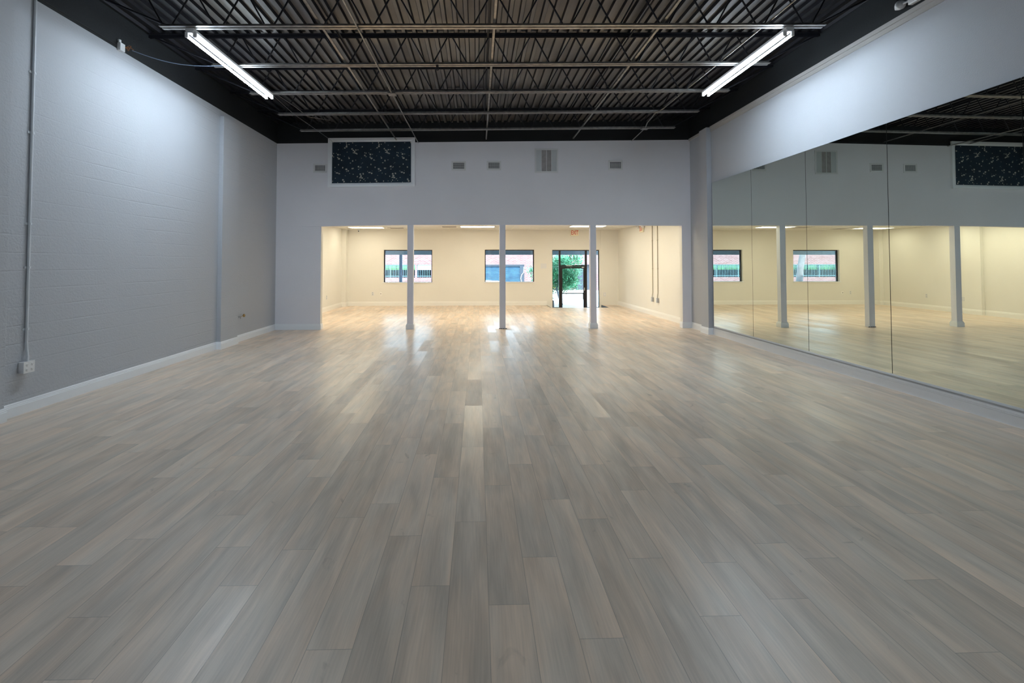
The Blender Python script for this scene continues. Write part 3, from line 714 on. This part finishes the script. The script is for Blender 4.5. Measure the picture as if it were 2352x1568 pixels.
# conduits on the right lobby wall
def lobby_conduit(y, zbox, label):
    x = LXR; t = thing('conduit_outlet', (x, y, zbox), label, 'conduit', 'conduits on the right lobby wall')
    m = MB(); m.tube([(x - .016, y, ZC - .002), (x - .016, y, zbox + .22), (x - .035, y, zbox + .12), (x - .035, y, zbox + .07)], .013, 8); m.build('pipe', 'conduit_cream', t)
    m = MB(); m.box(x - .055, x - .0005, y - .055, y + .055, zbox - .07, zbox + .07); b = m.build('box', 'galvanised', t, bevel=.004)
    m = MB(); m.box(x - .058, x - .055, y - .035, y + .035, zbox - .055, zbox + .055); m.build('cover', 'grey_plate', b)
    for z in (1.5, 2.4): m = MB(); m.box(x - .032, x - .0005, y - .026, y + .026, z, z + .016); m.build('strap', 'conduit_cream', t)
lobby_conduit(15.30, .52, 'vertical conduit ending in an outlet box on the right lobby wall, farther one')
lobby_conduit(14.86, .52, 'vertical conduit ending in an outlet box on the right lobby wall, nearer one')

# conduit with outlet box on the left block wall
x = XL; y = 5.63
t = thing('conduit_outlet', (x, y, .52), 'grey painted conduit running down the left block wall to an outlet box', 'conduit')
m = MB(); m.tube([(x + .016, y, 4.76), (x + .016, y, .80), (x + .022, y, .72), (x + .035, y - .002, .64), (x + .035, y - .002, .585)], .0135, 10); m.build('pipe', 'conduit_grey', t)
for z in (3.9, 3.2, 2.15, 1.65, .95): m = MB(); m.tube([(x + .016, y, z - .012), (x + .016, y, z + .012)], .018, 10); m.box(x + .0005, x + .01, y - .04, y + .04, z - .012, z + .012); m.build('strap', 'conduit_grey', t)
m = MB(); m.box(x + .001, x + .062, y - .075, y + .055, .462, .585); b = m.build('outlet_box', 'white_metal', t, bevel=.004)
m = MB(); m.box(x + .062, x + .066, y - .078, y + .058, .458, .589); m.build('cover_plate', 'white_plastic', b, bevel=.002)
for dy in (-.04, .022):
    for dz in (-.028, .028):
        m = MB(); m.lathe([(.0, .0015), (.017, .0015), (.019, 0)], (x + .066, y + dy, .5235 + dz), (1, 0, 0), 12); yy = y + dy; z_ = .5235 + dz
        m.cur = 1; m.box(x + .0672, x + .068, yy - .009, yy - .006, z_ - .002, z_ + .010); m.box(x + .0672, x + .068, yy + .006, yy + .009, z_ - .002, z_ + .010); m.box(x + .0672, x + .068, yy - .003, yy + .003, z_ - .012, z_ - .006)
        m.build('receptacle', ['white_plastic', 'dark_gap'], b)
# brass tap stub
t = thing('brass_valve', (XL, 10.56, .54), 'small brass valve stub low on the left wall beyond the pilaster', 'valve')
m = MB(); m.tube([(XL + .0005, 10.50, .54), (XL + .05, 10.50, .54), (XL + .05, 10.50, .50)], .008, 8); m.build('spout', 'galvanised', t)
m = MB(); m.tube([(XL + .05, 10.50, .545), (XL + .06, 10.60, .55)], .006, 6); m.lathe([(0, -.012), (.03, -.01), (.036, 0), (.03, .01), (0, .012)], (XL + .06, 10.63, .555), (1, -.3, .1), 14); m.build('handle', 'brass', t)

# junction box and wires near the left light
t = thing('junction_box', (XL, 6.95, 4.80), 'open white junction box with loose wires on the black left wall', 'junction box')
m = MB(); m.box(XL + .003, XL + .055, 6.90, 6.99, 4.74, 4.85); m.box(XL + .003, XL + .03, 6.91, 6.95, 4.86, 4.90); m.build('box', 'white_plastic', t, bevel=.003)
m = MB(); m.tube([(XL + .012, 5.4, 4.80), (XL + .012, 6.88, 4.80)], .009, 6); m.build('conduit_stub', 'black_paint', t)
m = MB(); rg = random.Random(2)
for i in range(5): m.tube([(XL + .04, 6.99, 4.80 + .01 * i), (XL + .06 + .03 * rg.random(), 7.03, 4.86 - .02 * i), (XL + .10 * rg.random() + .03, 7.06 + .03 * rg.random(), 4.80 + .02 * i)], .0035, 5)
m.build('loose_wires', 'copper_wire', t)
m = MB(); pts = []
A = Vector((XL + .09, 7.08, 4.81)); B = Vector((-3.84, 7.55, 4.80))
for i in range(17): u = i / 16; p = A.lerp(B, u); p.z -= .12 * math.sin(math.pi * u) * (1 - .3 * u); pts.append(p)
m.tube(pts, .006, 6); m.cur = 0
tag(m.build('power_cable', 'cable_blue'), 'thin sagging cable from the junction box to the left strip light', 'cable')
# black conduit runs above lights on joists
def pipe(name, pts, r, mat, label, cat): 
    m = MB(); m.tube(pts, r, 8); return tag(m.build(name, mat), label, cat)
t = thing('ceiling_conduit', (-1.575, 8.8, zj(-1.57) - .02), 'long thin conduit under the joists with a junction box, left of centre', 'conduit')
z = zj(-1.57) - .0155
m = MB(); m.tube([(-1.61, 2.0, z), (-1.575, 8.70, z)], .012, 8); m.tube([(-1.572, 8.86, z), (-1.535, YO - .002, z)], .012, 8); m.build('pipe', 'bare_steel', t)
m = MB(); m.box(-1.64, -1.50, 8.70, 8.86, z - .022, z + .0135); m.build('box', 'bare_steel', t, bevel=.004)
t = thing('ceiling_conduit', (3.95, 10.9, zj(3.95) - .02), 'thin conduit with a bend and a junction box, past the right strip light', 'conduit')
z = zj(3.95) - .0155
m = MB(); m.tube([(3.96, 2.0, z + .06), (3.93, 9.9, z + .06)], .010, 8); m.tube([(3.93, 9.9, z + .06), (3.80, 10.1, z), (3.84, 10.35, z), (3.88, 10.75, z), (3.97, 11.12, z)], .011, 8); m.tube([(3.99, 11.28, z), (4.05, YO - .002, z - .0)], .011, 8); m.build('pipe', 'bare_steel', t)
m = MB(); m.box(3.90, 4.06, 11.12, 11.28, z - .022, z + .0135); m.build('box', 'bare_steel', t, bevel=.004)
# wires past the left fixture to the navy panel
m = MB(); m.tube([(-3.76, 8.8, 4.78), (-3.78, 9.9, 4.76), (-3.72, 11.2, 4.775), (-3.74, YO - .05, 4.83), (-3.70, YO - .05, 4.78)], .004, 5)
tag(m.build('thin_wire', 'galvanised'), 'thin wire from the left strip light to the navy panel frame', 'wire')
m = MB(); m.tube([(-3.70, 8.8, 4.80), (-3.62, 9.6, 4.80), (-3.60, 10.2, 4.80), (-3.2, 10.4, 4.79)], .004, 5)
tag(m.build('thin_wire', 'galvanised'), 'thin wire leaving the left strip light along the joists to the right', 'wire')
# hook under the second joist
t = thing('ceiling_hook', (-.64, 7.56, zj(-.64)), 'small black ring hook hanging under the second joist', 'hook')
m = MB(); zc = zj(-.64) - .05; c = (-.64, 7.56)
m.tube([(c[0] + .028 * math.cos(a), c[1], zc + .028 * math.sin(a)) for a in [i * math.pi / 8 for i in range(17)]], .006, 6); m.build('ring', 'joist_black', t)
m = MB(); m.box(c[0] - .02, c[0] + .02, c[1] - .02, c[1] + .02, zc + .028, zc + .05); m.build('clamp', 'joist_black', t)
# emergency light top right
t = thing('emergency_light', (XR, 5.85, 5.05), 'white emergency light with a cone lamp head on the black upper right wall', 'emergency light')
m = MB(); m.box(XR - .07, XR - .003, 5.45, 5.90, 4.995, 5.13); m.build('case', 'white_plastic', t, bevel=.015)
m = MB(); m.lathe([(0, -.09), (.012, -.085), (.045, -.03), (.06, .01), (.058, .03), (0, .035)], (XR - .09, 5.99, 5.045), (-.25, -1, .1), 18); m.build('lamp_head', 'white_plastic', t)
m = MB(); m.tube([(XR - .05, 5.90, 5.06), (XR - .08, 5.95, 5.05)], .015, 8); m.build('lamp_arm', 'white_plastic', t)

# ------------------------------------------------------------------ outside
GZ = -.26
m = MB(); m.box(-45, 45, YF + .2, 80, GZ - .2, GZ); struct(m.build('ground', 'concrete'))
m = MB(); m.box(-45, 45, 25.5, 31.5, GZ - .1, GZ + .004); struct(m.build('ground', 'asphalt'))
# canopy along our own front
t = thing('canopy', (0, 22, 2.4), 'blue grey roof overhang running above the front windows outside', 'canopy')
m = MB(); m.box(-16, 16, YF + .2, 22.3, 2.30, 2.5); m.build('soffit', 'canopy_paint', t)
m = MB(); m.box(-16, 16, 22.0, 22.3, 2.07, 2.30); m.build('fascia', 'canopy_paint', t)
def post(x, label):
    t = thing('canopy_post', (x, 22.15, GZ), label, 'post')
    m = MB(); m.box(x - .065, x + .065, 22.09, 22.21, GZ, 2.07); m.build('shaft', 'post_blue', t)
    m = MB(); m.box(x - .1, x + .1, 22.05, 22.25, GZ, GZ + .02); m.build('foot', 'post_blue', t)
post(-3.52, 'blue grey post outside the left window')
# brick building
t = thing('brick_building', (-3, 34, GZ), 'pale pinkish brick building across the street with railed openings', 'building')
BY = 34.0; m = MB()
m.box(-26, 26, BY, BY + .3, 1.57, 2.75); m.box(-26, -.3, BY, BY + .3, GZ, .66)
m.box(-4.41, -4.27, BY, BY + .3, .66, 1.57); m.box(-3.27, -.3, BY, BY + .3, .66, 1.57); m.box(3.33, 7.0, BY, BY + .3, GZ, 1.57); m.box(8.3, 26, BY, BY + .3, GZ, 1.57); m.box(-26, -17, BY, BY + .3, .66, 1.57); m.box(-9.9, -9.4, BY, BY + .3, .66, 1.57)
m.build('brick_wall', 'brick', t)
m = MB(); m.box(-26.05, 26.05, BY - .04, BY + .34, 2.75, 2.83); m.build('parapet_cap', 'concrete', t)
m = MB(); m.box(-26, 26, BY + .3, BY + 7, 1.6, 1.9); m.box(-26, -.3, BY + .3, BY + 7, .2, .3); m.box(-26, -.3, BY + 6.8, BY + 7, GZ, 1.10); m.build('parking_deck', 'dark_steel', t)
for a, b_ in ((-16.99, -9.9), (-9.4, -4.41), (-4.27, -3.27)):
    m = MB(); m.box(a, b_, BY + .05, BY + .09, 1.50, 1.56); m.box(a, b_, BY + .05, BY + .09, 1.38, 1.41); m.box(a, b_, BY + .05, BY + .09, .74, .78)
    n = int((b_ - a) / .115)
    for i in range(n + 1): xx = a + (b_ - a) * i / n; ww = .035 if i % 14 == 0 else .014; m.box(xx - ww, xx + ww, BY + .055, BY + .085, .66, 1.5)
    m.build('railing', 'rail_blue', t)
m = MB(); m.box(-.3, 3.33, BY + .05, BY + .15, 1.44, 1.57); m.box(3.02, 3.33, BY + .05, BY + .2, GZ, 1.44); m.box(-.3, -.15, BY + .05, BY + .15, GZ, 1.44); m.build('shutter_frame', 'dark_steel', t)
m = MB(); z = GZ
while z < 1.44: m.add([(-.15, BY + .16, z), (3.02, BY + .16, z), (3.02, BY + .11, z + .05), (-.15, BY + .11, z + .05), (3.02, BY + .16, z + .1), (-.15, BY + .16, z + .1)], [(0, 1, 2, 3), (3, 2, 4, 5)]); z += .1
m.build('roller_shutter', 'shutter_blue', t)
m = MB(); m.tube([(3.30, BY + .04, 1.40), (3.28, BY + .02, 1.0), (3.15, BY + .02, .85), (3.08, BY + .02, .6), (3.16, BY + .02, .2), (3.10, BY + .02, GZ + .02)], .018, 6); m.build('hanging_cable', 'white_plastic', t)
m = MB(); m.box(7.0, 8.3, BY + .3, BY + .5, GZ, 1.57); m.box(7.0, 7.06, BY + .1, BY + .3, GZ, 1.57); m.build('side_gate', 'dark_steel', t)
# hedges behind the parking deck openings
m = MB(); rg = random.Random(4)
for a, b_ in ((-22, -13.4), (-12.4, -9.6), (-9.2, -5.0)):
    n = int((b_ - a) / .35)
    for i in range(n):
        xx = a + i * .35; hgt = 1.9 + .5 * rg.random(); m.box(xx, xx + .33, BY + 8 + .3 * rg.random(), BY + 8.8, GZ, hgt)
tag(m.build('hedge', 'hedge_green'), 'light green hedge behind the brick building openings', 'hedge')
# leafy tree by the door
def leafy_tree(x, y, z, rx, rz, trunk, n, label, seed):
    rg = random.Random(seed); t = thing('tree', (x, y, GZ), label, 'tree')
    m = MB(); m.tube(trunk, .045, 8, r2=.03); m.build('trunk', 'bark_blue', t)
    m = MB()
    cl_ = [(x + rg.gauss(0, .45) * rx, y + rg.gauss(0, .4) * rx, z + rg.gauss(0, .48) * rz) for _ in range(42)]
    for i in range(n):
        c = cl_[rg.randrange(len(cl_))]; p = Vector((c[0] + rg.gauss(0, .16), c[1] + rg.gauss(0, .16), c[2] + rg.gauss(0, .13)))
        d = Vector((rg.uniform(-1, 1), rg.uniform(-1, 1), rg.uniform(-.9, .3))).normalized(); s = d.orthogonal().normalized(); l = rg.uniform(.07, .14); w_ = l * .22
        m.add([p, p + d * l * .5 + s * w_, p + d * l, p + d * l * .5 - s * w_], [(0, 1, 2, 3)])
    m.build('foliage', 'leaf_green', t); return t
leafy_tree(4.08, 22.9, 1.24, 1.08, 1.0, [(3.95, 22.3, GZ), (3.82, 22.45, .1), (3.75, 22.6, .45), (3.85, 22.8, .9), (3.98, 22.9, 1.4)], 15000, 'bright green leafy tree outside the glass entrance', 1)
t = thing('tree', (-5.2, 24.2, GZ), 'pale barked tree trunk outside, seen through the left window in the mirror', 'tree')
m = MB(); m.tube([(-5.25, 24, GZ), (-5.35, 24, .6), (-5.45, 24, 1.5), (-5.62, 24, 2.4), (-5.75, 24, 3.6)], .17, 12, r2=.12); m.build('trunk', 'bark_pale', t)
m = MB(); m.tube([(-5.75, 24, 3.5), (-5.3, 24.2, 4.4)], .08, 8); m.tube([(-5.75, 24, 3.5), (-6.3, 23.9, 4.5)], .08, 8); m.build('branch', 'bark_pale', t)
# white car roof low behind window two
t = thing('car', (.1, 28, GZ), 'white car parked outside, roof just above the right window sill', 'car')
cx0 = -1.9; pr = [(-2.1, .25), (-2.1, .62), (-1.55, .72), (-1.0, .78), (-.45, 1.02), (.2, 1.06), (.9, 1.02), (1.5, .82), (2.05, .74), (2.15, .5), (2.1, .25)]
m = MB(); V = []
x_c = .35; sc_ = .86
for s_, yy in ((1, 27.25), (1, 27.3), (1, 28.7), (1, 28.75)):
    ins = .03 if yy in (27.25, 28.75) else 0
    V += [(x_c + a * (1 - ins * .5), yy, GZ + b * sc_ - (.04 if ins and b > .8 else 0)) for a, b in pr]
n = len(pr); Fc = [tuple(reversed(range(n))), tuple(range(3 * n, 4 * n))]
for q in range(3):
    for k in range(n): Fc.append((q * n + k, q * n + (k + 1) % n, (q + 1) * n + (k + 1) % n, (q + 1) * n + k))
m.add(V, Fc); m.build('body', 'car_white', t)
m = MB(); m.quad((x_c - .85, 27.24, GZ + .70), (x_c + 1.3, 27.24, GZ + .70), (x_c + .8, 27.24, GZ + .84), (x_c - .45, 27.24, GZ + .84)); m.build('side_window', 'car_glass', t)
for xx in (-1.3, 1.35):
    for yy in (27.2, 28.6): m = MB(); m.lathe([(0, 0), (.27, 0), (.30, .03), (.30, .15), (.27, .18), (0, .18)], (x_c + xx, yy, GZ + .30), (0, 1, 0), 18); m.build('wheel', 'tyre', t)
# yellow barrier and bin
t = thing('yellow_barrier', (4.95, 31, GZ), 'small yellow barrier on posts, seen left of the tree through the side glass', 'barrier')
m = MB(); m.box(4.75, 5.32, 30.97, 31.03, .06, .28); m.build('board', 'yellow_paint', t)
for xx in (4.8, 5.27): m = MB(); m.box(xx - .02, xx + .02, 30.98, 31.02, GZ, .06); m.build('leg', 'dark_steel', t)
t = thing('trash_bin', (3.39, 21, GZ), 'narrow black bin standing outside the side glass', 'bin')
m = MB(); m.lathe([(0, 0), (.085, 0), (.1, .05), (.1, .30), (.085, .33)], (3.14, 20.2, GZ), (0, 0, 1), 14); m.build('body', 'bin_black', t)
m = MB(); m.lathe([(.105, .33), (.105, .35), (.05, .38), (0, .385)], (3.14, 20.2, GZ), (0, 0, 1), 14); m.build('lid', 'bin_black', t)
